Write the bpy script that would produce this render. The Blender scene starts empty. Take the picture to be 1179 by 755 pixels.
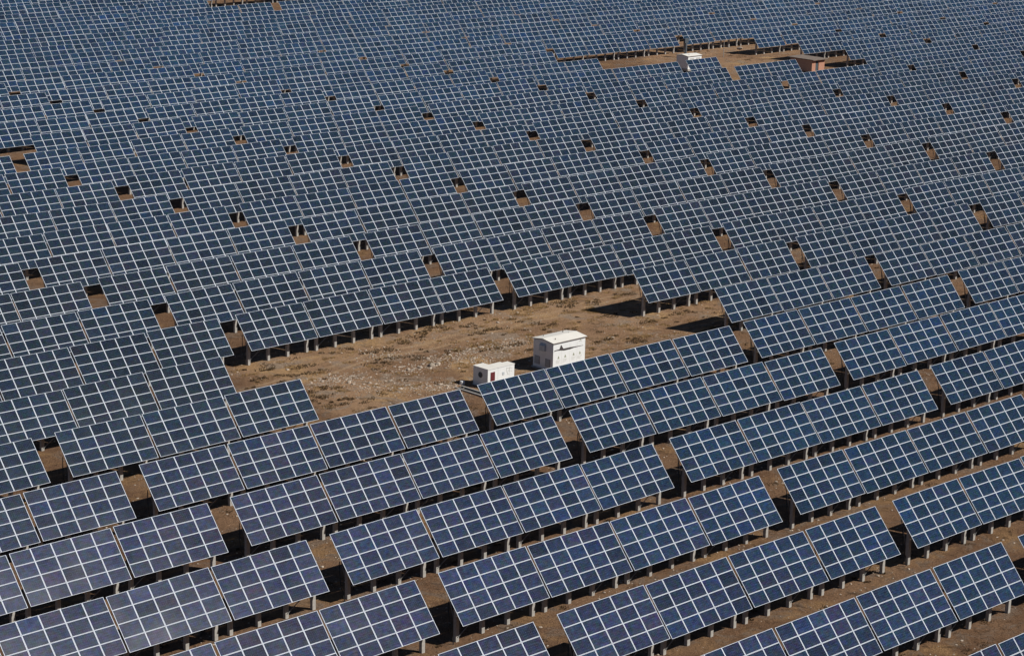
import bpy, bmesh, math, random
from mathutils import Vector, Matrix, noise
random.seed(7)
scene = bpy.context.scene
COL = scene.collection
R = math.radians

# ------------------------------------------------------------------ site grid
H0 = 1.6                                   # lower edge of the tables above the ground
TH = 0.77489                               # heading of the rows
U0, V0, D, S, GAP, BETA = 132.926, 116.667, 10.7788, 0.5964, 2.1043, 0.8670
W, L, G = 8.26, 4.03, 0.22
PER = 4 * W + 3 * G + GAP
E1 = Vector((math.cos(TH), math.sin(TH), 0)); E2 = Vector((-math.sin(TH), math.cos(TH), 0))
F, PITCH, ROLL, CAMH = 2654.2, 0.252488, 0.026335, 58.371 + H0
YP = 1.25                                  # posts stand this far behind the lower edge
CORR = {(2, -1, 'L'): (0.0, -0.04), (2, -1, 'R'): (0.0, -0.03), (3, -1, 'L'): (-0.0, 0.11), (3, -1, 'R'): (-0.01, 0.1), (1, -1, 'L'): (-0.06, 0.05), (1, -1, 'R'): (-0.03, 0.02), (0, -1, 'L'): (-0.05, 0.01), (0, -1, 'R'): (-0.0, 0.05), (-1, -1, 'L'): (-0.0, -0.03), (-1, -1, 'R'): (-0.02, -0.01), (-2, -1, 'L'): (-0.03, 0.12), (-2, -1, 'R'): (-0.0, 0.11), (2, 0, 'L'): (-0.05, -0.04), (2, 0, 'R'): (-0.03, -0.01), (1, 0, 'L'): (-0.08, -0.01), (1, 0, 'R'): (-0.12, 0.04), (0, 0, 'L'): (0.1, -0.08), (0, 0, 'R'): (0.03, -0.03), (-1, 0, 'L'): (0.05, -0.16), (-1, 0, 'R'): (0.07, -0.09), (-2, 0, 'L'): (0.04, 0.05), (-2, 0, 'R'): (0.06, 0.06), (-3, 0, 'L'): (-0.05, 0.12), (5, 0, 'L'): (-0.05, 0.08), (5, 0, 'R'): (-0.01, 0.1), (6, 0, 'L'): (0.04, 0.02), (6, 0, 'R'): (-0.03, 0.07), (7, 0, 'L'): (0.01, -0.15), (7, 0, 'R'): (0.01, -0.09), (8, 0, 'L'): (0.01, -0.05), (8, 0, 'R'): (-0.06, -0.01), (2, 1, 'L'): (0.0, -0.1), (2, 1, 'R'): (-0.03, -0.09), (1, 1, 'L'): (0.09, -0.12), (1, 1, 'R'): (-0.02, -0.03), (0, 1, 'L'): (-0.01, -0.1), (0, 1, 'R'): (-0.08, -0.09), (5, 1, 'L'): (-0.1, 0.08), (5, 1, 'R'): (0.13, 0.04), (6, 1, 'L'): (0.12, 0.03), (6, 1, 'R'): (0.12, 0.01), (7, 1, 'L'): (0.07, -0.12), (7, 1, 'R'): (0.01, -0.07), (8, 1, 'R'): (0.19, -0.09), (9, 1, 'L'): (0.07, -0.04), (9, 1, 'R'): (0.09, -0.02), (10, 1, 'L'): (-0.01, -0.23), (10, 1, 'R'): (-0.05, -0.13), (11, 1, 'L'): (-0.0, -0.21), (12, 1, 'L'): (0.07, -0.08), (2, 2, 'L'): (0.14, -0.2), (2, 2, 'R'): (-0.07, -0.1), (3, 2, 'L'): (0.15, -0.0), (3, 2, 'R'): (0.04, -0.08), (4, 2, 'L'): (-0.22, 0.17), (4, 2, 'R'): (-0.19, 0.13), (5, 2, 'L'): (-0.12, -0.04), (5, 2, 'R'): (0.03, 0.04), (6, 2, 'R'): (0.35, -0.03), (7, 2, 'R'): (0.24, -0.17), (4, 3, 'L'): (-0.12, -0.01), (4, 3, 'R'): (0.1, 0.18), (5, 3, 'L'): (-0.02, -0.2), (6, 3, 'L'): (0.07, -0.16), (6, 3, 'R'): (0.15, -0.26), (8, 3, 'L'): (0.33, -0.19)}

def P(u, v, z=0.0): return E1 * u + E2 * v + Vector((0, 0, z))

# camera axes
cp, sp = math.cos(PITCH), math.sin(PITCH); cr, sr = math.cos(ROLL), math.sin(ROLL)
FW = Vector((0, cp, -sp)); RT = Vector((1, 0, 0)); UP = Vector((0, sp, cp))
R2 = RT * cr + UP * sr; U2 = UP * cr - RT * sr
def project(p):
    d = p - Vector((0, 0, CAMH)); z = d.dot(FW)
    return 589.5 + F * d.dot(R2) / z, 377.5 - F * d.dot(U2) / z, z

def ground_z(x, y):
    a = noise.noise(Vector((x / 23.0, y / 23.0, 1.3))) * 0.16
    b = noise.noise(Vector((x / 5.5, y / 5.5, 4.3))) * 0.07
    c = noise.noise(Vector((x / 1.7, y / 1.7, 9.3))) * 0.035
    v = -x * math.sin(TH) + y * math.cos(TH)
    t = min(1, max(0, (v - 236) / 40.0)); t = t * t * (3 - 2 * t)
    t2 = min(1, max(0, (v - 300) / 30.0))
    return a + b + c - 0.03 + .85 * t + .35 * t2

# ------------------------------------------------------------------ materials
def mat(name):
    m = bpy.data.materials.new(name); m.use_nodes = True
    nt = m.node_tree; b = nt.nodes['Principled BSDF']
    return m, nt, b
def plain(name, col, rough=0.6, metal=0.0, var=0.12, scale=6.0, spec=0.4):
    m, nt, b = mat(name)
    tc = nt.nodes.new('ShaderNodeTexCoord'); n = nt.nodes.new('ShaderNodeTexNoise')
    n.inputs['Scale'].default_value = scale; n.inputs['Detail'].default_value = 5
    r = nt.nodes.new('ShaderNodeValToRGB')
    r.color_ramp.elements[0].position = .3; r.color_ramp.elements[1].position = .7
    r.color_ramp.elements[0].color = (*[c * (1 - var) for c in col], 1)
    r.color_ramp.elements[1].color = (*[min(1, c * (1 + var)) for c in col], 1)
    nt.links.new(tc.outputs['Object'], n.inputs['Vector']); nt.links.new(n.outputs['Fac'], r.inputs['Fac'])
    nt.links.new(r.outputs['Color'], b.inputs['Base Color'])
    b.inputs['Roughness'].default_value = rough; b.inputs['Metallic'].default_value = metal
    b.inputs['Specular IOR Level'].default_value = spec
    return m

def glass_mat(name, attr):
    """dark blue polycrystalline cells under glass; tone from object colour or from a colour attribute"""
    m, nt, b = mat(name); N = nt.nodes; K = nt.links
    if attr:
        a = N.new('ShaderNodeAttribute'); a.attribute_name = 'tone'; tone = a.outputs['Color']
        tc = N.new('ShaderNodeUVMap'); vec = tc.outputs['UV']
    else:
        a = N.new('ShaderNodeObjectInfo'); tone = a.outputs['Color']
        tc = N.new('ShaderNodeUVMap'); vec = tc.outputs['UV']
    oi = N.new('ShaderNodeObjectInfo')
    mp = N.new('ShaderNodeMapping'); mp.vector_type = 'POINT'; K.new(vec, mp.inputs['Vector'])
    off = N.new('ShaderNodeVectorMath'); off.operation = 'SCALE'; off.inputs['Scale'].default_value = 47.0
    K.new(oi.outputs['Random'], off.inputs[0]); K.new(off.outputs[0], mp.inputs['Location'])
    # crystal mottling, cell by cell
    vo = N.new('ShaderNodeTexVoronoi'); vo.inputs['Scale'].default_value = 2.2; K.new(mp.outputs[0], vo.inputs['Vector'])
    hs = N.new('ShaderNodeMapRange'); hs.inputs['To Min'].default_value = 0.82; hs.inputs['To Max'].default_value = 1.2
    sep = N.new('ShaderNodeSeparateColor'); K.new(vo.outputs['Color'], sep.inputs[0]); K.new(sep.outputs[0], hs.inputs['Value'])
    st = N.new('ShaderNodeTexNoise'); st.inputs['Scale'].default_value = 1.0; st.inputs['Detail'].default_value = 4
    m2 = N.new('ShaderNodeMapping'); m2.inputs['Scale'].default_value = (.3, 1.8, 1); K.new(mp.outputs[0], m2.inputs['Vector']); K.new(m2.outputs[0], st.inputs['Vector'])
    sr_ = N.new('ShaderNodeMapRange'); sr_.inputs['From Min'].default_value = .3; sr_.inputs['From Max'].default_value = .7
    sr_.inputs['To Min'].default_value = 0.6; sr_.inputs['To Max'].default_value = 1.45; K.new(st.outputs['Fac'], sr_.inputs['Value'])
    mu = N.new('ShaderNodeMath'); mu.operation = 'MULTIPLY'; K.new(hs.outputs[0], mu.inputs[0]); K.new(sr_.outputs[0], mu.inputs[1])
    c = N.new('ShaderNodeVectorMath'); c.operation = 'SCALE'; K.new(tone, c.inputs[0]); K.new(mu.outputs[0], c.inputs['Scale'])
    hn = N.new('ShaderNodeTexNoise'); hn.inputs['Scale'].default_value = .45; hn.inputs['Detail'].default_value = 3; K.new(mp.outputs[0], hn.inputs['Vector'])
    ha = N.new('ShaderNodeVectorMath'); ha.operation = 'MULTIPLY_ADD'; K.new(hn.outputs['Color'], ha.inputs[0])
    ha.inputs[1].default_value = (2.2, 1.6, 1.6); ha.inputs[2].default_value = (-.05, .2, .2)
    hm = N.new('ShaderNodeVectorMath'); hm.operation = 'MULTIPLY'; K.new(c.outputs[0], hm.inputs[0]); K.new(ha.outputs[0], hm.inputs[1]); c = hm
    # silver bus lines and cell gaps: UV runs 0..10 x 0..6
    br = N.new('ShaderNodeTexBrick'); br.offset = 0; br.inputs['Scale'].default_value = 1.0
    br.inputs['Brick Width'].default_value = 1.0; br.inputs['Row Height'].default_value = 1.0
    br.inputs['Mortar Size'].default_value = 0.012; br.inputs['Mortar Smooth'].default_value = 0.1
    K.new(vec, br.inputs['Vector'])
    mx = N.new('ShaderNodeMix'); mx.data_type = 'RGBA'
    K.new(br.outputs['Fac'], mx.inputs[0]); K.new(c.outputs[0], mx.inputs[6]); mx.inputs[7].default_value = (.10, .13, .19, 1)
    sx = N.new('ShaderNodeSeparateXYZ'); K.new(vec, sx.inputs[0])
    dv = N.new('ShaderNodeMath'); dv.operation = 'DIVIDE'; K.new(sx.outputs['Y'], dv.inputs[0]); dv.inputs[1].default_value = 6.0
    fr = N.new('ShaderNodeMath'); fr.operation = 'FRACT'; K.new(dv.outputs[0], fr.inputs[0])
    du_ = N.new('ShaderNodeMapRange'); du_.inputs['From Min'].default_value = 0; du_.inputs['From Max'].default_value = .35
    du_.inputs['To Min'].default_value = .035; du_.inputs['To Max'].default_value = .004; K.new(fr.outputs[0], du_.inputs['Value'])
    dm = N.new('ShaderNodeMix'); dm.data_type = 'RGBA'; K.new(du_.outputs[0], dm.inputs[0]); K.new(mx.outputs[2], dm.inputs[6]); dm.inputs[7].default_value = (.22, .20, .18, 1)
    K.new(dm.outputs[2], b.inputs['Base Color'])
    # dust film and gloss changes
    dn = N.new('ShaderNodeTexNoise'); dn.inputs['Scale'].default_value = .35; dn.inputs['Detail'].default_value = 3
    geo = N.new('ShaderNodeNewGeometry'); K.new(geo.outputs['Position'], dn.inputs['Vector'])
    rr = N.new('ShaderNodeMapRange'); rr.inputs['To Min'].default_value = .09; rr.inputs['To Max'].default_value = .175
    K.new(dn.outputs['Fac'], rr.inputs['Value']); K.new(rr.outputs[0], b.inputs['Roughness'])
    b.inputs['IOR'].default_value = 1.45
    b.inputs['Specular IOR Level'].default_value = GLASS_SPEC
    return m
GLASS_SPEC = 0.4
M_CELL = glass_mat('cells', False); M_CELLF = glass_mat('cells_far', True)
M_FRAME = plain('module_frame', (.56, .61, .69), .5, 0.0, .05, 3, .2)
M_SIDE = plain('module_side', (.30, .25, .21), .5, 0.0, .1, 3)
M_BACK = plain('module_back', (.10, .105, .11), .6)  # backsheet is really white; darkened for the shade under the tables
M_STEEL = plain('galvanised_steel', (.22, .22, .22), .55, .3, .15, 4)
M_CONC = plain('concrete_post', (.38, .365, .34), .9, 0, .14, 5, .2)
M_WHITE = plain('white_sheet_paint', (.77, .79, .79), .5, 0, .04, 2)
M_ROOF = plain('cream_roof_paint', (.74, .72, .66), .6, 0, .05, 1.2)
M_TRIM = plain('grey_trim', (.24, .21, .19), .6)
M_DARK = plain('dark_louvre', (.07, .085, .10), .7)
M_MARK = plain('dark_mark', (.06, .05, .05), .6)
M_YEL = plain('warning_print', (.40, .43, .32), .6)
M_TXT = plain('pale_print', (.50, .50, .47), .6)
M_RED = plain('maroon_panel', (.13, .025, .03), .5)
M_HOOD = plain('grey_hood', (.50, .54, .57), .5)
M_BRICK = None
M_SLAB = plain('weathered_slab', (.20, .165, .14), .9, 0, .2, 1.5, .1)
M_CABLE = plain('black_cable', (.02, .02, .02), .6)
M_STONE = plain('pale_stone', (.40, .335, .27), .95, 0, .35, 2.5, .1)
M_GRASS = plain('dry_scrub', (.13, .088, .05), .95, 0, .45, 2.0, .05)
M_STRAW = plain('dry_straw', (.36, .24, .11), .95, 0, .3, 2.0, .05)

def brick_mat():
    m, nt, b = mat('brick'); N = nt.nodes; K = nt.links
    tc = N.new('ShaderNodeTexCoord'); mp = N.new('ShaderNodeMapping'); mp.inputs['Rotation'].default_value = (R(90), 0, 0)
    K.new(tc.outputs['Object'], mp.inputs['Vector'])
    br = N.new('ShaderNodeTexBrick'); br.inputs['Scale'].default_value = 1
    br.inputs['Brick Width'].default_value = .24; br.inputs['Row Height'].default_value = .075; br.inputs['Mortar Size'].default_value = .008
    br.inputs['Color1'].default_value = (.42, .17, .10, 1); br.inputs['Color2'].default_value = (.5, .22, .13, 1); br.inputs['Mortar'].default_value = (.4, .33, .27, 1)
    K.new(mp.outputs[0], br.inputs['Vector']); K.new(br.outputs['Color'], b.inputs['Base Color']); b.inputs['Roughness'].default_value = .9
    return m
M_BRICK = brick_mat()

RUT = 162.0
def ground_mat():
    m, nt, b = mat('dry_ground'); N = nt.nodes; K = nt.links
    tc = N.new('ShaderNodeTexCoord'); v = tc.outputs['Object']
    def nz(scale, det=6, rough=.6, dist=0.0):
        n = N.new('ShaderNodeTexNoise'); n.inputs['Scale'].default_value = scale; n.inputs['Detail'].default_value = det
        n.inputs['Roughness'].default_value = rough; n.inputs['Distortion'].default_value = dist; K.new(v, n.inputs['Vector']); return n
    def ramp(src, a, bb, ca, cb):
        r = N.new('ShaderNodeValToRGB'); r.color_ramp.elements[0].position = a; r.color_ramp.elements[1].position = bb
        r.color_ramp.elements[0].color = ca; r.color_ramp.elements[1].color = cb; K.new(src, r.inputs['Fac']); return r
    def mixc(f, a, bb):
        x = N.new('ShaderNodeMix'); x.data_type = 'RGBA'; K.new(f, x.inputs[0]); K.new(a, x.inputs[6]); K.new(bb, x.inputs[7]); return x.outputs[2]
    base = ramp(nz(.09, 5).outputs['Fac'], .38, .62, (.225, .138, .084, 1), (.325, .212, .132, 1))
    yel = N.new('ShaderNodeRGB'); yel.outputs[0].default_value = (.39, .255, .135, 1)
    f1 = ramp(nz(.16, 4, .6, .6).outputs['Fac'], .52, .66, (0, 0, 0, 1), (1, 1, 1, 1))
    c = mixc(f1.outputs['Color'], base.outputs['Color'], yel.outputs[0])
    gr = N.new('ShaderNodeRGB'); gr.outputs[0].default_value = (.27, .215, .17, 1)
    f2 = ramp(nz(.33, 8, .7, 1.0).outputs['Fac'], .52, .6, (0, 0, 0, 1), (.8, .8, .8, 1))
    c = mixc(f2.outputs['Color'], c, gr.outputs[0])
    dk = N.new('ShaderNodeRGB'); dk.outputs[0].default_value = (.075, .047, .028, 1)
    f3 = ramp(nz(.8, 9, .76, .8).outputs['Fac'], .52, .68, (0, 0, 0, 1), (.85, .85, .85, 1))
    c = mixc(f3.outputs['Color'], c, dk.outputs[0])
    wv = N.new('ShaderNodeTexNoise'); wv.inputs['Scale'].default_value = .05; K.new(v, wv.inputs['Vector'])
    rot = N.new('ShaderNodeMapping'); rot.inputs['Rotation'].default_value = (0, 0, -TH - .05); K.new(v, rot.inputs['Vector'])
    sy = N.new('ShaderNodeSeparateXYZ'); K.new(rot.outputs[0], sy.inputs[0])
    wa = N.new('ShaderNodeMath'); wa.operation = 'MULTIPLY_ADD'; K.new(wv.outputs['Fac'], wa.inputs[0]); wa.inputs[1].default_value = 9.0; K.new(sy.outputs['Y'], wa.inputs[2])
    def rut(c0):
        d = N.new('ShaderNodeMath'); d.operation = 'SUBTRACT'; K.new(wa.outputs[0], d.inputs[0]); d.inputs[1].default_value = c0
        e = N.new('ShaderNodeMath'); e.operation = 'ABSOLUTE'; K.new(d.outputs[0], e.inputs[0])
        return ramp(e.outputs[0], .12, .42, (.5, .5, .5, 1), (0, 0, 0, 1))
    tr = N.new('ShaderNodeRGB'); tr.outputs[0].default_value = (.40, .285, .18, 1)
    for c0 in (RUT, RUT + 1.7): c = mixc(rut(c0).outputs['Color'], c, tr.outputs[0])
    fine = ramp(nz(7, 8, .8).outputs['Fac'], .3, .7, (.5, .5, .5, 1), (1.4, 1.4, 1.4, 1))
    mm = N.new('ShaderNodeMix'); mm.data_type = 'RGBA'; mm.blend_type = 'MULTIPLY'; mm.inputs[0].default_value = 1
    wn = N.new('ShaderNodeAttribute'); wn.attribute_name = 'worn'
    un = N.new('ShaderNodeMix'); un.data_type = 'RGBA'; un.blend_type = 'MULTIPLY'; un.inputs[0].default_value = 1; K.new(c, un.inputs[6])
    wr = ramp(wn.outputs['Fac'], 0, 1, (.72, .66, .62, 1), (1.12, 1.08, 1.02, 1)); K.new(wr.outputs['Color'], un.inputs[7]); c = un.outputs[2]
    K.new(c, mm.inputs[6]); K.new(fine.outputs['Color'], mm.inputs[7])
    K.new(mm.outputs[2], b.inputs['Base Color']); b.inputs['Roughness'].default_value = .97; b.inputs['Specular IOR Level'].default_value = .1
    bp = N.new('ShaderNodeBump'); bp.inputs['Strength'].default_value = 1.0; bp.inputs['Distance'].default_value = .3
    K.new(nz(2.6, 10, .75).outputs['Fac'], bp.inputs['Height']); K.new(bp.outputs[0], b.inputs['Normal'])
    return m
M_GROUND = ground_mat()

# ------------------------------------------------------------------ mesh helpers
class MB:
    def __init__(s): s.v = []; s.f = []; s.mi = []; s.uv = {}; s.mats = []
    def m(s, mt):
        if mt not in s.mats: s.mats.append(mt)
        return s.mats.index(mt)
    def quad(s, pts, mt, uv=None):
        n = len(s.v); s.v += [tuple(p) for p in pts]; s.f.append(tuple(range(n, n + len(pts)))); s.mi.append(s.m(mt))
        if uv: s.uv[len(s.f) - 1] = uv
    def box(s, o, ax, ay, az, mt, mts=None):
        """o corner, three edge vectors; mts: optional materials for (bottom, top, front, back, left, right)"""
        o = Vector(o); ax = Vector(ax); ay = Vector(ay); az = Vector(az)
        c = [o, o + ax, o + ax + ay, o + ay]; t = [p + az for p in c]; n = len(s.v)
        s.v += [tuple(p) for p in c + t]
        fs = [(3, 2, 1, 0), (4, 5, 6, 7), (0, 1, 5, 4), (2, 3, 7, 6), (3, 0, 4, 7), (1, 2, 6, 5)]
        for i, f in enumerate(fs):
            s.f.append(tuple(n + k for k in f)); s.mi.append(s.m(mts[i] if mts else mt))
    def bar(s, a, b, w, h, mt, up=Vector((0, 0, 1))):
        a = Vector(a); b = Vector(b); d = (b - a); x = d.cross(up).normalized(); y = x.cross(d).normalized()
        s.box(a - x * w / 2 - y * h / 2, d, x * w, y * h, mt)
    def mesh(s, name):
        me = bpy.data.meshes.new(name); me.from_pydata(s.v, [], s.f)
        for mt in s.mats: me.materials.append(mt)
        me.polygons.foreach_set('material_index', s.mi)
        if s.uv:
            ul = me.uv_layers.new(name='UVMap')
            for fi, uvs in s.uv.items():
                for li, q in zip(me.polygons[fi].loop_indices, uvs): ul.data[li].uv = q
        me.update(); return me
    def build(s, name, parent=None, loc=None, rot=None, bevel=0):
        me = s.mesh(name)
        bm = bmesh.new(); bm.from_mesh(me); bmesh.ops.recalc_face_normals(bm, faces=bm.faces)
        if bevel: bmesh.ops.bevel(bm, geom=list(bm.edges), offset=bevel, segments=1, affect='EDGES', clamp_overlap=True)
        bm.to_mesh(me); bm.free()
        return link(name, me, parent, loc, rot)
def link(name, me, parent=None, loc=None, rot=None):
    o = bpy.data.objects.new(name, me); COL.objects.link(o); o.parent = parent
    if loc is not None: o.location = loc
    if rot is not None: o.rotation_euler = rot
    return o
def tag(o, label=None, cat=None, group=None, kind=None):
    if label: o['label'] = label
    if cat: o['category'] = cat
    if group: o['group'] = group
    if kind: o['kind'] = kind
    return o
def empty(name, loc, rz=0.0):
    o = bpy.data.objects.new(name, None); COL.objects.link(o); o.location = loc; o.rotation_euler = (0, 0, rz); o.empty_display_size = .3
    return o

# ------------------------------------------------------------------ solar table (local frame: x along row, y up-slope, origin at base)
CB, SB = math.cos(BETA), math.sin(BETA)
AX = Vector((1, 0, 0)); AY = Vector((0, CB, SB)); AN = Vector((0, -SB, CB))
MW, MH = (W - 4 * .012) / 5, (L - 3 * .012) / 4
TM = .04
def plane_pt(x, y): return Vector((x - W / 2, -YP, H0)) + AY * y     # top face of the modules
def module_geo(mb, o, cell, uvo=(0, 0)):
    """one landscape module whose lower left top corner is o"""
    mb.box(o - AN * TM, AX * MW, AY * MH, AN * TM, M_FRAME, (M_BACK, M_FRAME, M_SIDE, M_SIDE, M_SIDE, M_SIDE))
    a, b_ = (.040, .025) if cell is M_CELL else (.034, .020)
    q = o + AN * .003
    mb.quad([q + AX * a + AY * b_, q + AX * (MW - a) + AY * b_, q + AX * (MW - a) + AY * (MH - b_), q + AX * a + AY * (MH - b_)],
            cell, [(uvo[0], uvo[1]), (uvo[0] + 10, uvo[1]), (uvo[0] + 10, uvo[1] + 6), (uvo[0], uvo[1] + 6)])
_m = MB(); module_geo(_m, Vector((0, 0, 0)), M_CELL); ME_MOD = _m.mesh('solar_module')
PX = [.55 + 2.41 * i for i in range(4)]
PS = .28
def post_geo(mb, x):
    ztop = H0 + YP * SB / CB - .28
    mb.box((x - W / 2 - PS / 2, -PS / 2, -.6), (PS, 0, 0), (0, PS, 0), (0, 0, ztop + .6), M_CONC)
def frame_geo(mb):
    for x in PX:                                                   # rafters under the modules
        a = plane_pt(x, .35) - AN * .17; b = plane_pt(x, L - .35) - AN * .17
        mb.bar(a, b, .06, .10, M_STEEL, AX)
        top = Vector((x - W / 2, PS / 2 + .02, 1.1)); mb.bar(top, plane_pt(x, L - .7) - AN * .22, .05, .05, M_STEEL, AX)
    for y in (.3, 1.45, 2.6, 3.75):                                # purlins
        mb.bar(plane_pt(.03, y) - AN * .085, plane_pt(W - .03, y) - AN * .085, .06, .06, M_STEEL, AN)
ROD = [(0, 1), (2, 3)]
_p = MB(); post_geo(_p, W / 2); ME_POST = _p.mesh('post')
_f = MB(); frame_geo(_f); ME_FRAME = _f.mesh('support_frame')
_b = MB(); _b.bar((PX[0] - W / 2, -PS / 2 - .03, .35), (PX[1] - W / 2, -PS / 2 - .03, 1.9), .05, .05, M_STEEL); ME_BRACE = _b.mesh('brace')
_c = MB()
pts = [Vector((-W / 2 + .10, .35, 2.9)), Vector((-W / 2 - .06, .15, 2.1)), Vector((-W / 2 - .16, -.05, 1.3)), Vector((-W / 2 - .05, -.25, .6)), Vector((-W / 2 + .05, -.3, -.05))]
for a, b in zip(pts, pts[1:]): _c.bar(a, b, .06, .06, M_CABLE)
ME_CABLE = _c.mesh('cable')
for me in (ME_MOD, ME_POST, ME_FRAME, ME_BRACE, ME_CABLE):
    bm = bmesh.new(); bm.from_mesh(me); bmesh.ops.recalc_face_normals(bm, faces=[f for f in bm.faces]); bm.to_mesh(me); bm.free()
# the cell face must look outwards
for p in ME_MOD.polygons:
    if len(p.vertices) == 4 and ME_MOD.materials[p.material_index] == M_CELL and p.normal.dot(AN) < 0: p.flip()

MISSING = set()
def miss(r, *kj):
    for k, js in kj:
        for j in js: MISSING.add((r, k, j))
A4 = (0, 1, 2, 3)
miss(3, (0, (3,)), (1, A4), (2, (0,))); miss(4, (0, (3,)), (1, A4), (2, (0,)))
miss(16, (5, (3,)), (6, A4), (7, (0,))); miss(15, (5, (3,)), (6, A4), (7, (0,)))
miss(14, (6, (1, 2, 3)), (7, (0,))); miss(13, (6, (2, 3)))
miss(14, (2, (0,)), (1, (3,)))
miss(25, (5, (3,)), (6, (0, 1, 2))); miss(26, (6, (0, 1, 2)))

def base_uv(r, k, j): return U0 + (k - 1) * PER - r * S + GAP + j * (W + G), V0 + r * D

def table_pose(r, k, j):
    u, v = base_uv(r, k, j)
    rnd = random.Random(r * 7919 + k * 131 + j * 17 + 5)
    nx = (u / 30.0, v / 11.0 + 3 * r)
    dz = noise.noise(Vector((u / 26.0, r * 3.7, 2.2))) * .17 + rnd.gauss(0, .03)
    far = max(0, r - 7)
    dz *= 1 + min(far, 12) * .07
    du = rnd.gauss(0, .02); dv = noise.noise(Vector((u / 40.0, r * 5.1, 7.7))) * .12
    # surveyed offsets of the two ends of a block
    a = CORR.get((r, k - 1, 'R')); b = CORR.get((r, k, 'L'))
    if a or b:
        t = (j + .5) / 4
        if a and b: cu, cz = a[0] * (1 - t) + b[0] * t, a[1] * (1 - t) + b[1] * t
        elif a: cu, cz = a
        else: cu, cz = b
        du = cu + rnd.gauss(0, .01); dz = cz + rnd.gauss(0, .02); dv = 0
    tx = rnd.gauss(0, R(.35)); ty = rnd.gauss(0, R(.22)); tz = rnd.gauss(0, R(.12))
    return u + W / 2 + du, v + YP + dv, dz, tx, ty, tz

def tone_for(r, k, j):
    """base colour of a table's cells (batches differ a little; near-left glare and far sky sheen painted in)"""
    u, v = base_uv(r, k, j); rnd = random.Random(r * 331 + k * 77 + j * 13 + 1)
    q = noise.noise(Vector((u / 60.0, v / 60.0, 5.0))) * .5 + rnd.gauss(0, .35)
    blue = noise.noise(Vector((u / 35.0, v / 20.0, 11.0)))
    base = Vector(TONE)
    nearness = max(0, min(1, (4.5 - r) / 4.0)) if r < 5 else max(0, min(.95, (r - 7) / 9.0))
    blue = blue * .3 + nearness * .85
    c = base * (1 + .12 * q) * (1 + .22 * max(0, min(1, (r - 8) / 12.0)))  # paler here and bluer above towards the far rows, painted sky sheen
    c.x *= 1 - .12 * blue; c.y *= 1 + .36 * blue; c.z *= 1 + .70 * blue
    near_glare = max(0, min(1, (140 - u) / 45)) * max(0, min(1, (152 - v) / 25)) if r < 6 else 0  # lavender glare on the near-left tables, put into their cell colour
    c = Vector((c.x * (1 + 1.5 * near_glare), c.y * (1 + .25 * near_glare), c.z * (1 + .30 * near_glare)))
    return c
TONE = (.0088, .0180, .0310)
def mod_tone(c, rnd):
    f = 1 + rnd.gauss(0, .12); t = rnd.random()
    c = c * f
    if t < .10: c = Vector((c.x * 1.35, c.y * 1.0, c.z * 1.0))       # purplish cell batches
    elif t < .17: c = c * .72
    elif t < .22: c = Vector((c.x * .95, c.y * 1.05, c.z * 1.25))
    return (max(.001, c.x), max(.001, c.y), max(.001, c.z), 1)

# ---- choose which tables are individuals
cands = []
for r in range(-9, 31):
    for k in range(-8, 14):
        for j in range(4):
            if (r, k, j) in MISSING: continue
            u, v = base_uv(r, k, j)
            cs = [project(P(u + a * W, v + b * L * CB, H0 + b * L * SB)) for a in (0, 1) for b in (0, 1)]
            if min(c[2] for c in cs) < 60: continue
            x0, x1 = min(c[0] for c in cs), max(c[0] for c in cs); y0, y1 = min(c[1] for c in cs), max(c[1] for c in cs)
            if x1 < -170 or x0 > 1350 or y1 < -22 or y0 > 900: continue
            vis = x1 > 1 and x0 < 1178 and y1 > 1 and y0 < 754
            cx = (x0 + x1) / 2; cy = (y0 + y1) / 2
            cands.append((vis, sum(c[2] for c in cs) / 4, r, k, j))
inview = sorted([c for c in cands if c[0]], key=lambda c: c[1])
near = inview[:300]; rest = inview[300:] + [c for c in cands if not c[0]]
print('tables in view', len(inview), 'others', len(rest) - len(inview) + 300)

WORDS = ['zero', 'one', 'two', 'three', 'four', 'five', 'six', 'seven', 'eight', 'nine', 'ten', 'eleven', 'twelve', 'thirteen', 'fourteen', 'fifteen', 'sixteen', 'seventeen', 'eighteen', 'nineteen', 'twenty']
POS = ['leftmost', 'second', 'third', 'rightmost']
def table_label(r, k, j):
    if r <= 2: row = 'first row before the big cabin' if r == 2 else 'row %s before the big cabin' % WORDS[3 - r]
    else: row = 'first row behind the big cabin' if r == 3 else 'row %s behind the big cabin' % WORDS[r - 2]
    if k == 1: blk = 'in its own block column'
    elif k < 1: blk = '%s block%s to its left' % (WORDS[1 - k], 's' if k < 0 else '')
    else: blk = '%s block%s to its right' % (WORDS[k - 1], 's' if k > 2 else '')
    js = [q for q in range(4) if (r, k, q) not in MISSING]; n = len(js); i = js.index(j)
    pos = 'only' if n == 1 else 'leftmost' if i == 0 else 'rightmost' if i == n - 1 else ['', 'second', 'third'][i]
    return '%s solar table of %s, %s, %s' % (pos, WORDS[n], row, blk)

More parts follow.
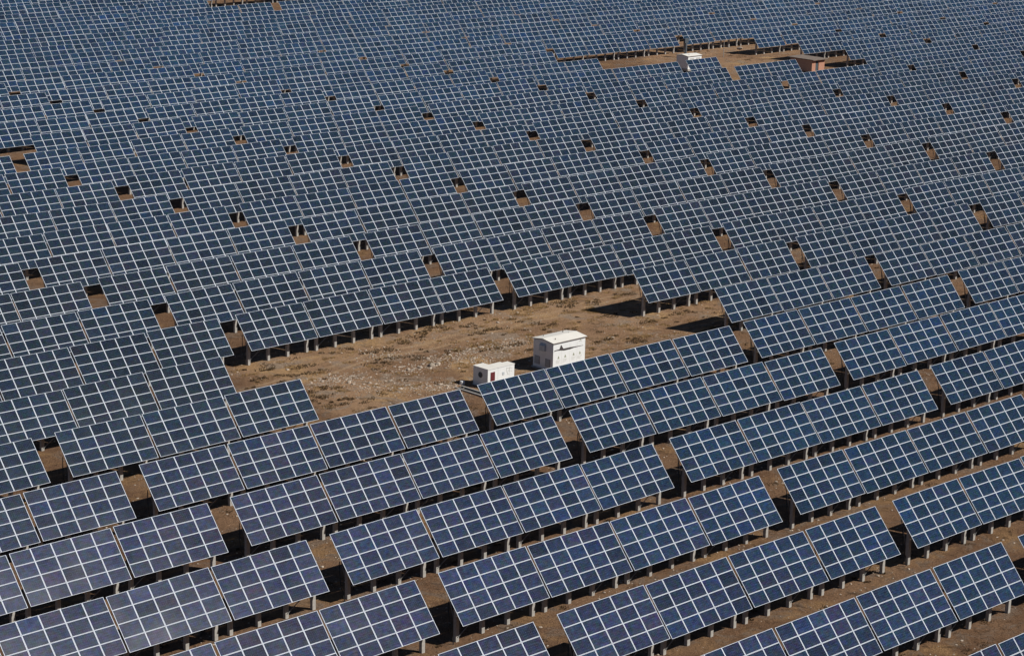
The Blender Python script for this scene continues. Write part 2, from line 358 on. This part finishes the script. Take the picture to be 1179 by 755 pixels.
proto = None
def make_table(r, k, j):
    global proto
    cu, cv, dz, tx, ty, tz = table_pose(r, k, j)
    loc = P(cu, cv, dz)
    o = empty('solar_table', loc); o.rotation_euler = (tx, ty, TH + tz)
    tag(o, table_label(r, k, j), 'solar table', 'solar tables set out in rows on the slope')
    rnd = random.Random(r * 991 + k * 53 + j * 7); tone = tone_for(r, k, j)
    for cx in range(5):
        for cy in range(4):
            m = bpy.data.objects.new('solar_module', ME_MOD); COL.objects.link(m); m.parent = o
            m.location = plane_pt(cx * (MW + .012), cy * (MH + .012)) + AN * rnd.gauss(0, .002)
            m.rotation_euler = (rnd.gauss(0, R(.25)), rnd.gauss(0, R(.15)), 0)
            m.color = mod_tone(tone, rnd)
    for x in PX:
        p = bpy.data.objects.new('post', ME_POST); COL.objects.link(p); p.parent = o; p.location = (x - W / 2, 0, 0)
    f = bpy.data.objects.new('support_frame', ME_FRAME); COL.objects.link(f); f.parent = o
    b = bpy.data.objects.new('brace', ME_BRACE); COL.objects.link(b); b.parent = o
    b.location = (0 if rnd.random() < .5 else PX[2] - PX[0], 0, 0)
    if j == 0 and r < 6:
        c = bpy.data.objects.new('cable', ME_CABLE); COL.objects.link(c); c.parent = o
for vis, d, r, k, j in near: make_table(r, k, j)

# ---- the far rows as one object
def far_tables():
    mb = MB(); tones = []
    for vis, d, r, k, j in rest:
        cu, cv, dz, tx, ty, tz = table_pose(r, k, j)
        M = Matrix.Translation(P(cu, cv, dz)) @ Matrix.Rotation(TH + tz, 4, 'Z') @ Matrix.Rotation(ty, 4, 'Y') @ Matrix.Rotation(tx, 4, 'X')
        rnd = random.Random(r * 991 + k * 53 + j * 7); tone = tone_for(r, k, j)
        n0 = len(mb.v)
        for cx in range(5):
            for cy in range(4):
                f0 = len(mb.f)
                module_geo(mb, plane_pt(cx * (MW + .012), cy * (MH + .012)), M_CELLF, (rnd.randint(0, 500) * 10, rnd.randint(0, 500) * 6))
                tones.append((f0, len(mb.f), mod_tone(tone, rnd)))
        for x in PX: post_geo(mb, x)
        for y in (.3, 3.75): mb.bar(plane_pt(.03, y) - AN * .085, plane_pt(W - .03, y) - AN * .085, .06, .06, M_STEEL, AN)
        for i in range(n0, len(mb.v)): mb.v[i] = tuple(M @ Vector(mb.v[i]))
    me = mb.mesh('solar_table_rows')
    ca = me.color_attributes.new('tone', 'FLOAT_COLOR', 'CORNER')
    for a, b, t in tones:
        for fi in range(a, b):
            for li in me.polygons[fi].loop_indices: ca.data[li].color = t
    o = link('solar_table_rows', me)
    tag(o, 'dense far rows of blue solar tables filling the slope up to the top', 'solar tables', None, 'stuff')
far_tables()

# ------------------------------------------------------------------ ground
def make_ground():
    def axis(a, b, st, far):
        c = []; x = a
        while x < b: c.append(x); x += st
        lo = []; d = st; x = a
        while x > -far: d *= 1.6; x -= d; lo.append(x)
        hi = []; d = st; x = c[-1]
        while x < far: d *= 1.6; x += d; hi.append(x)
        return lo[::-1] + c + hi
    xs = axis(-115, 130, .8, 5000); ys = axis(135, 300, .8, 6000)
    # finer strip for the near site, coarser behind it
    nx, ny = len(xs), len(ys); vs = []
    for y in ys:
        for x in xs:
            e = max(0, max(-115 - x, x - 130, 135 - y, y - 300)); vs.append((x, y, ground_z(x, y) if e < 60 else -.03))
    fs = [(j * nx + i, j * nx + i + 1, (j + 1) * nx + i + 1, (j + 1) * nx + i) for j in range(ny - 1) for i in range(nx - 1)]
    me = bpy.data.meshes.new('ground'); me.from_pydata(vs, [], fs); me.materials.append(M_GROUND)
    me.polygons.foreach_set('use_smooth', [True] * len(fs))
    at = me.attributes.new('worn', 'FLOAT', 'POINT'); ws = []
    for x, y, z in vs:
        u = x * math.cos(TH) + y * math.sin(TH); v = -x * math.sin(TH) + y * math.cos(TH)
        n = 3.0 * noise.noise(Vector((x / 4.0, y / 4.0, 2.0)))
        d1 = max(128 - u, u - 188, 152 - v, v - 172.5) + n; d2 = max(302 - u, u - 352, 262 - v, v - 300) + n
        ws.append(max(0.0, min(1.0, .5 - min(d1, d2) / 4.0)))
    at.data.foreach_set('value', ws); me.update()
    tag(link('ground', me), 'bare dry brown earth between and under the solar rows', 'ground', None, 'structure')
make_ground()

# ------------------------------------------------------------------ stones and scrub
TUFTS = [(154.3, 170.2), (152.2, 169.2), (144.6, 167.9), (144.4, 164.7), (147.2, 163.3), (146.6, 167.5), (158.8, 166.6), (159.6, 169.2), (158.3, 161.3), (155.2, 161.1), (151.2, 162.6), (132.8, 169.1), (136.1, 167.6), (142.7, 170.2), (132.0, 160.4), (130.8, 158.5), (132.7, 156.9), (130.6, 155.4), (173.9, 169.4), (174.6, 170.8), (177.4, 168.6), (182.7, 169.0), (167.1, 156.9), (168.7, 153.8), (176.3, 158.8), (181.9, 159.1), (133.1, 166.5), (130.8, 167.6), (156.5, 170.7), (149.6, 168.6), (142.6, 164.1), (158.2, 158.7), (161.4, 167.3), (175.8, 163.0), (135.4, 165.4)]
RUB = [(136.6, 161.7), (137.0, 158.3), (143.6, 160.9), (149.0, 161.8), (152.6, 161.9), (156.6, 161.7), (159.0, 162.0), (139.8, 155.3), (134.1, 162.6), (150.9, 159.1), (142.4, 154.0), (144.8, 166.1)]
BOULD = [(146.2, 160.4), (147.1, 160.5), (144.9, 160.6), (143.4, 160.6), (136.0, 160.7), (135.9, 160.0), (163.1, 168.7), (159.4, 165.7), (167.6, 170.4), (134.3, 167.9), (137.5, 159.4), (168.2, 156.9)]

ICO = None
def ico():
    global ICO
    if ICO is None:
        bm = bmesh.new(); bmesh.ops.create_icosphere(bm, subdivisions=1, radius=1)
        ICO = ([v.co.copy() for v in bm.verts], [tuple(v.index for v in f.verts) for f in bm.faces]); bm.free()
    return ICO
def add_stone(V, Fc, c, s, rnd):
    vs, fs = ico(); n = len(V)
    sx, sy, sz = s * rnd.uniform(.7, 1.3), s * rnd.uniform(.7, 1.3), s * rnd.uniform(.45, .8); a = rnd.uniform(0, 6.28)
    for v in vs:
        q = Vector((v.x * sx, v.y * sy, v.z * sz)) * rnd.uniform(.75, 1.2)
        V.append((c.x + q.x * math.cos(a) - q.y * math.sin(a), c.y + q.x * math.sin(a) + q.y * math.cos(a), c.z + q.z))
    Fc += [tuple(n + i for i in f) for f in fs]
def on_ground(u, v):
    p = P(u, v); return Vector((p.x, p.y, ground_z(p.x, p.y)))
def mesh_obj(name, V, Fc, mt):
    me = bpy.data.meshes.new(name); me.from_pydata(V, [], Fc); me.materials.append(mt); me.update(); return link(name, me)
rnd = random.Random(3)
V = []; Fc = []
for (u, v) in RUB:
    for i in range(190):
        c = on_ground(u + rnd.gauss(0, 1.6), v + rnd.gauss(0, 1.0)); add_stone(V, Fc, c, abs(rnd.gauss(.0, .055)) + .025, rnd)
tag(mesh_obj('rubble', V, Fc, M_STONE), 'patches of pale broken stone strewn over the open bare ground', 'rubble', None, 'stuff')
V = []; Fc = []
for i in range(26000):
    u = rnd.uniform(75, 235); v = rnd.uniform(72, 176)
    x, y, z = project(P(u, v, 0))
    if not (-60 < x < 1240 and 200 < y < 820): continue
    if noise.noise(Vector((u / 7, v / 7, 3))) + rnd.uniform(-.5, .5) < .05: continue
    add_stone(V, Fc, on_ground(u, v), .02 + abs(rnd.gauss(0, .05)), rnd)
tag(mesh_obj('pebbles', V, Fc, M_STONE), 'small loose stones scattered on the earth between the solar rows', 'stones', None, 'stuff')
def scrub(name, cells, mt, label):
    V = []; Fc = []
    for (u, v, rad, n, hgt) in cells:
        for i in range(n):
            a = rnd.uniform(0, 6.28); q = rad * math.sqrt(rnd.random())
            c = on_ground(u + q * math.cos(a) * 1.1, v + q * math.sin(a) * .8)
            for b in range(3):
                az = rnd.uniform(0, 6.28); h = hgt * rnd.uniform(.4, 1.2); w = rnd.uniform(.02, .05)
                d = Vector((math.cos(az), math.sin(az), 0)); s_ = Vector((-d.y, d.x, 0)) * w
                k = len(V); V += [tuple(c - s_), tuple(c + s_), tuple(c + d * h * .6 + Vector((0, 0, h)))]; Fc.append((k, k + 1, k + 2))
    tag(mesh_obj(name, V, Fc, mt), label, 'dry grass', None, 'stuff')
cells = []
for (u, v) in TUFTS:
    for q in range(5): cells.append((u + rnd.gauss(0, .8), v + rnd.gauss(0, .4), rnd.uniform(.25, .8), 22, .15))
for i in range(900):
    u = rnd.uniform(75, 235); v = rnd.uniform(72, 176); cells.append((u, v, rnd.uniform(.15, .7), 22, .12))
for r in range(3, 17):
    for k in range(-1, 8):
        gu, gv = base_uv(r, k + 1, 0); gu -= GAP / 2; x, y, z = project(P(gu, gv, 0))
        if -20 < x < 1200:
            for q in range(7): cells.append((gu + rnd.uniform(-4, 2), gv + rnd.uniform(3.5, 12), rnd.uniform(.2, .7), 26, .16))
scrub('dry_scrub', cells, M_GRASS, 'low dark dry scrub in patches on the bare earth')
straw_marker = 0
cells = [(rnd.uniform(129, 190), rnd.uniform(150, 172), rnd.uniform(.3, .9), 60, .08) for i in range(260)]
scrub('straw_grass', cells, M_STRAW, 'thin straw coloured grass on the open ground round the cabin')
BL = ['largest pale boulder in the open ground between the cabin and the left rubble', 'pale boulder just right of the largest one', 'low pale boulder left of the largest one',
      'leftmost pale boulder of the row crossing the open ground', 'bright pointed stone in the rubble patch at left', 'pale stone just nearer than the bright pointed stone at left',
      'pale stone on the earth behind the grey fan cabinets', 'brown stone on bare earth left of the big white cabin', 'pale stone near the posts of the lone front row',
      'pale stone below the first posts at the left end of the open ground', 'small pale stone on the straw ground at lower left', 'small stone on brown earth right of the big white cabin']
SZ = [.38, .3, .26, .26, .3, .22, .2, .17, .2, .18, .18, .16]
for i, (u, v) in enumerate(BOULD):
    V = []; Fc = []; add_stone(V, Fc, Vector((0, 0, SZ[i] * .2)), SZ[i], rnd)
    o = mesh_obj('stone', V, Fc, M_STONE); o.location = on_ground(u, v); tag(o, BL[i], 'stone', 'larger stones on the open ground')

# ------------------------------------------------------------------ cabins
def gable_roof(mb, u0, u1, v0, v1, z, rise, ov, mt, trim):
    """low gable, ridge along u, built as a closed slab"""
    th = .07; vm = (v0 + v1) / 2; n = 2
    prof = []
    for i in range(n + 1):
        t = i / n; v = v0 - ov + t * (v1 - v0 + 2 * ov); prof.append((v, z + rise * math.sin(math.pi * t) ** .9 if 0 < t < 1 else z))
    for i in range(n):
        (va, za), (vb, zb) = prof[i], prof[i + 1]
        mb.box((u0 - ov, va, za), (u1 - u0 + 2 * ov, 0, 0), (0, vb - va, zb - za), (0, 0, th), mt, (trim, mt, trim, mt, trim, trim))
def cabin(loc, lu, dv, h, label, detail=True):
    """local frame: x along rows from the left end, y away from the camera, front face at y=0"""
    t = empty('inverter_cabin', P(loc[0], loc[1], loc[2]), TH); tag(t, label, 'cabin')
    b = MB(); b.box((0, 0, 0.0), (lu, 0, 0), (0, dv, 0), (0, 0, h), M_WHITE); w = b.build('wall', t, bevel=.012)
    b = MB(); n = 2                                               # gable infill under the arched roof
    for x in (0.0, lu - .04):
        pts = [(x, dv * i / n, h + .2 * math.sin(math.pi * i / n) ** .9 if 0 < i < n else h) for i in range(n + 1)]
        for i in range(n):
            a, c = pts[i], pts[i + 1]
            hi = max(a, c, key=lambda q: q[2])
            for xx in (x + .012, x + .03): b.quad([(xx, a[1], h + .002), (xx, c[1], h + .002), (xx, hi[1], hi[2])], M_WHITE)
    b.build('gable', w)
    b = MB(); b.box((-.12, -.12, -.3), (lu + .24, 0, 0), (0, dv + .24, 0), (0, 0, .36), M_CONC); b.build('plinth', t)
    b = MB(); gable_roof(b, 0, lu, 0, dv, h, .22, .13, M_ROOF, M_TRIM); rf = b.build('roof', t)
    for (x, y) in ((.8, .55), (lu - 1.0, dv - .6), (.95, dv - .4), (lu - 1.0, dv * .5)):
        b = MB(); b.box((x, y, h + .16), (.07, 0, 0), (0, .07, 0), (0, 0, .16), M_TRIM); b.build('lifting_eye', rf)
    if not detail: 
        for x in (.7, 2.4):
            b = MB(); b.box((x - .2, -.02, h - .62), (1.1, 0, 0), (0, .017, 0), (0, 0, .3), M_TXT); b.build('vent', t)
        return t
    # end wall: two louvres and a hood
    for (y, z, hh) in ((dv - .95, .38, .78), (.35, .32, .78)):
        b = MB(); b.box((-.03, y, z), (.027, 0, 0), (0, .7, 0), (0, 0, hh), M_TRIM)
        for i in range(9): b.box((-.05, y + .04, z + .05 + i * .08), (.018, 0, 0), (0, .62, 0), (0, 0, .045), M_HOOD)
        b.build('louvre', t)
    b = MB(); b.box((-.24, 1.0, h - .95), (.237, 0, 0), (0, .72, 0), (0, 0, .55), M_HOOD)
    b.quad([(-.24, 1.0, h - .395), (-.24, 1.72, h - .395), (-.002, 1.72, h - .2), (-.002, 1.0, h - .2)], M_HOOD)
    b.quad([(-.24, 1.0, h - .4), (-.002, 1.0, h - .2), (-.002, 1.0, h - .4)], M_HOOD); b.quad([(-.24, 1.72, h - .4), (-.002, 1.72, h - .4), (-.002, 1.72, h - .2)], M_HOOD)
    b.build('air_hood', t)
    # front: long dark tapering stroke with a small peak
    y = -.006
    def poly(pts, mt, name, yy=y): 
        b = MB(); b.quad([(px, yy, pz) for px, pz in pts], mt); b.quad([(px, yy - .003, pz) for px, pz in pts], mt); return b.build(name, t)
    b = MB()
    up = [(.12, h - .72), (.5, h - .68), (.95, h - .68), (1.5, h - .70), (2.3, h - .70), (2.9, h - .74), (4.2, h - .80)]
    dn = [(.12, h - .80), (.5, h - .78), (.95, h - .82), (1.5, h - .91), (2.3, h - .91), (2.9, h - .85), (4.2, h - .83)]
    for i in range(len(up) - 1):
        pl = [(up[i][0], y, up[i][1]), (dn[i][0], y, dn[i][1]), (dn[i + 1][0], y, dn[i + 1][1]), (up[i + 1][0], y, up[i + 1][1])]
        b.quad(pl, M_MARK)
    b.quad([(.82, y - .002, h - .70), (1.42, y - .002, h - .72), (1.25, y - .002, h - .5), (1.10, y - .002, h - .28), (1.02, y - .002, h - .30), (.92, y - .002, h - .52)], M_MARK)
    b.build('dark_stroke', t)
    for x in (.75, 1.68, 2.85, 3.72):
        z = h - 1.62
        poly([(x - .15, z), (x + .15, z), (x + .01, z + .30), (x - .01, z + .30)], M_YEL, 'warning_sign')
        poly([(x - .02, z + .06), (x + .02, z + .06), (x + .02, z + .2), (x - .02, z + .2)], M_MARK, 'warning_mark', y - .005)
        b = MB()
        for i in range(3): b.box((x - .32, y - .003, z - .18 - i * .11), (.6 - .1 * i, 0, 0), (0, .006, 0), (0, 0, .035), M_TXT)
        b.build('small_print', t)
    b = MB(); b.box((3.55, y - .003, h - .33), (.45, 0, 0), (0, .006, 0), (0, 0, .06), M_TXT); b.box((3.7, y - .003, h - .22), (.14, 0, 0), (0, .006, 0), (0, 0, .12), M_YEL); b.build('small_print', t)
    for x in (1.17, 2.3, 3.3):
        b = MB(); b.box((x, -.004, .15), (.012, 0, 0), (0, .004, 0), (0, 0, h - .5), M_TXT); b.build('door_seam', t)
    return t
cabin((153.95, 151.42, 0), 4.45, 2.75, 2.78, 'big white cabin with low pale gable roof on the bare clearing')
cabin((318.3, 280.6, .75), 3.7, 2.9, 2.35, 'far white cabin with cream roof among rows near the top right', False)

def cabinets():
    t = empty('transformer_cabinet', P(144.88, 151.05, 0), TH)
    tag(t, 'low white row of three stepped cabinets with a maroon panel left of the cabin', 'cabinet')
    h = 1.8
    for (x, w, y1) in ((0, 1.32, 2.0), (1.325, 1.5, 1.25), (2.83, .66, .95)):
        yy = 0 if x < 2.8 else -.0
        b = MB(); b.box((x, yy, .02), (w, 0, 0), (0, y1, 0), (0, 0, h), M_WHITE); c = b.build('cabinet_body', t, bevel=.012)
        b = MB(); b.box((x - .02, yy - .04, h + .022), (w + (.0 if x < 2.8 else .04), 0, 0), (0, y1 + .08, 0), (0, 0, .05), M_WHITE, (M_TRIM, M_ROOF, M_WHITE, M_WHITE, M_WHITE, M_WHITE)); b.build('lid', t)
    b = MB(); b.box((-.1, -.1, -.3), (3.7, 0, 0), (0, 2.2, 0), (0, 0, .318), M_CONC); b.build('plinth', t)
    b = MB(); b.box((.36, -.03, .66), (.56, 0, 0), (0, .027, 0), (0, 0, .85), M_RED); b.build('maroon_panel', t)
    b = MB()
    for i in range(24):
        a0, a1 = i * math.tau / 24, (i + 1) * math.tau / 24
        b.quad([(-.05, 1.0, 1.15), (-.05, 1.0 + .26 * math.cos(a0), 1.15 + .26 * math.sin(a0)), (-.05, 1.0 + .26 * math.cos(a1), 1.15 + .26 * math.sin(a1))], M_DARK)
        b.quad([(-.05, 1.0 + .26 * math.cos(a0), 1.15 + .26 * math.sin(a0)), (-.05, 1.0 + .26 * math.cos(a1), 1.15 + .26 * math.sin(a1)), (.002, 1.0 + .3 * math.cos(a1), 1.15 + .3 * math.sin(a1)), (.002, 1.0 + .3 * math.cos(a0), 1.15 + .3 * math.sin(a0))], M_TRIM)
    b.build('fan', t)
    b = MB(); b.box((1.9, -.03, 1.0), (.26, 0, 0), (0, .027, 0), (0, 0, .3), M_HOOD); b.build('meter', t)
    b = MB()
    for (x, z, w, hh) in ((2.42, 1.2, .05, .45), (2.5, 1.55, .3, .05), (2.6, 1.3, .2, .04), (2.55, .95, .05, .3), (2.8, 1.15, .05, .4), (2.9, 1.45, .04, .25), (2.98, 1.2, .22, .04), (2.62, .95, .3, .035), (3.12, 1.4, .04, .18)):
        b.box((x, -.009, z), (w, 0, 0), (0, .006, 0), (0, 0, hh), M_TXT)
    b.build('printed_figure', t)
cabinets()

def hut():
    t = empty('brick_hut', P(337.2, 266.7, .6), TH); tag(t, 'small red brick hut with flat overhanging slab roof among far rows', 'hut')
    h = 2.0; lx, ly = 3.5, 5.2
    b = MB(); b.box((0, 0, -.2), (1.05, 0, 0), (0, .25, 0), (0, 0, h + .2), M_BRICK); b.box((1.95, 0, -.2), (1.75, 0, 0), (0, .25, 0), (0, 0, h + .2), M_BRICK)
    b.box((1.05, 0, 1.8), (.9, 0, 0), (0, .25, 0), (0, 0, h - 1.8), M_BRICK)
    b.box((0, .25, -.2), (.25, 0, 0), (0, ly - .25, 0), (0, 0, h + .2), M_BRICK); b.box((lx - .25, .25, -.2), (.25, 0, 0), (0, ly - .25, 0), (0, 0, h + .2), M_BRICK)
    b.box((.25, ly - .25, -.2), (lx - .5, 0, 0), (0, .25, 0), (0, 0, h + .2), M_BRICK); b.build('wall', t)
    b = MB(); b.box((-.35, -.55, h + .003), (lx + .8, 0, 0), (0, ly + 1.1, 0), (0, 0, .14), M_SLAB); b.build('roof', t)
    b = MB(); b.box((1.07, .09, 0), (.86, 0, 0), (0, .05, 0), (0, 0, 1.79), M_DARK); b.build('door', t)
hut()

def pole():
    b = MB(); n = 8
    for i in range(n):
        a0, a1 = i * math.tau / n, (i + 1) * math.tau / n
        b.quad([(.07 * math.cos(a0), .07 * math.sin(a0), -.3), (.07 * math.cos(a1), .07 * math.sin(a1), -.3), (.05 * math.cos(a1), .05 * math.sin(a1), 2.9), (.05 * math.cos(a0), .05 * math.sin(a0), 2.9)], M_CONC)
    b.box((-.12, -.12, 2.9), (.24, 0, 0), (0, .24, 0), (0, 0, .12), M_STEEL)
    o = b.build('pole', None, P(338.0, 289.0, .8)); tag(o, 'thin grey pole standing on open earth right of the far white cabin', 'pole')
pole()
t = empty('shade_block', P(334.35, 295.5, .8), TH); tag(t, 'dark block added as shade in the row gap behind the far white cabin', 'shade block')  # dark solid added where the gap only lies in deep shade
b = MB(); b.box((-.5, -.2, 2.0), (1.0, 0, 0), (0, .4, 0), (0, 0, .9), M_DARK); b.build('shade_head', t, bevel=.02)
b = MB(); b.box((-.2, -.15, -.4), (.4, 0, 0), (0, .3, 0), (0, 0, 2.4), M_DARK); b.build('post', t)  # stem of the added shade block, no real post
V = []; Fc = []; add_stone(V, Fc, Vector((0, 0, .25)), .65, rnd); o = mesh_obj('stone', V, Fc, M_STONE); o.location = on_ground(347.3, 292.8)
tag(o, 'big pale block lying on the far open earth between cabin and hut', 'stone')

# cable trench with two pale cover planks and a little white box
t = empty('cable_trench', P(143.1, 150.3, 0), TH); tag(t, 'shallow dark cable trench edged by pale planks beside the low white cabinets', 'trench')
for x in (-.55, .25):
    b = MB(); b.box((x, -1.2, .0), (.16, 0, 0), (0, 4.0, 0), (0, 0, .12), M_CONC); b.build('plank', t)
b = MB(); b.box((-.38, -1.2, -.1), (.62, 0, 0), (0, 4.0, 0), (0, 0, .13), M_CABLE); b.build('cable', t)
b = MB(); b.box((-.2, -.15, -.05), (.4, 0, 0), (0, .3, 0), (0, 0, .42), M_WHITE); o = b.build('junction_box', None, P(144.0, 153.6, 0), (0, 0, TH), bevel=.02)
tag(o, 'tiny white box on the ground left of the low white cabinets', 'box')

# ------------------------------------------------------------------ light, sky, camera
sd = (E1 * .54 - E2 * .84).normalized(); EL = R(42.0)
sun_vec = Vector((sd.x * math.cos(EL), sd.y * math.cos(EL), math.sin(EL)))
sl = bpy.data.lights.new('sun', 'SUN'); sl.energy = 5.0; sl.angle = R(.53); sl.color = (1.0, .95, .875)
so = bpy.data.objects.new('sun', sl); COL.objects.link(so); so.rotation_euler = sun_vec.to_track_quat('Z', 'Y').to_euler(); so.location = (0, 0, 200)
w = bpy.data.worlds.new('World'); scene.world = w; w.use_nodes = True
bg = w.node_tree.nodes['Background']; sk = w.node_tree.nodes.new('ShaderNodeTexSky'); sk.sky_type = 'NISHITA'; sk.sun_disc = False
sk.sun_elevation = EL; sk.sun_rotation = math.atan2(sd.x, sd.y); sk.altitude = 3000; sk.air_density = .9; sk.dust_density = .1; sk.ozone_density = 2.5
w.node_tree.links.new(sk.outputs[0], bg.inputs['Color']); bg.inputs['Strength'].default_value = .05

cd = bpy.data.cameras.new('camera'); cd.sensor_width = 36; cd.lens = F / 1179 * 36; cd.clip_end = 12000; cd.clip_start = 1
co = bpy.data.objects.new('camera', cd); COL.objects.link(co)
M = Matrix((R2, U2, -FW)).transposed().to_4x4(); M.translation = Vector((0, 0, CAMH)); co.matrix_world = M
scene.camera = co
vs = scene.view_settings; vs.view_transform = 'Standard'; vs.look = 'None'; vs.exposure = 0.0; vs.gamma = 1
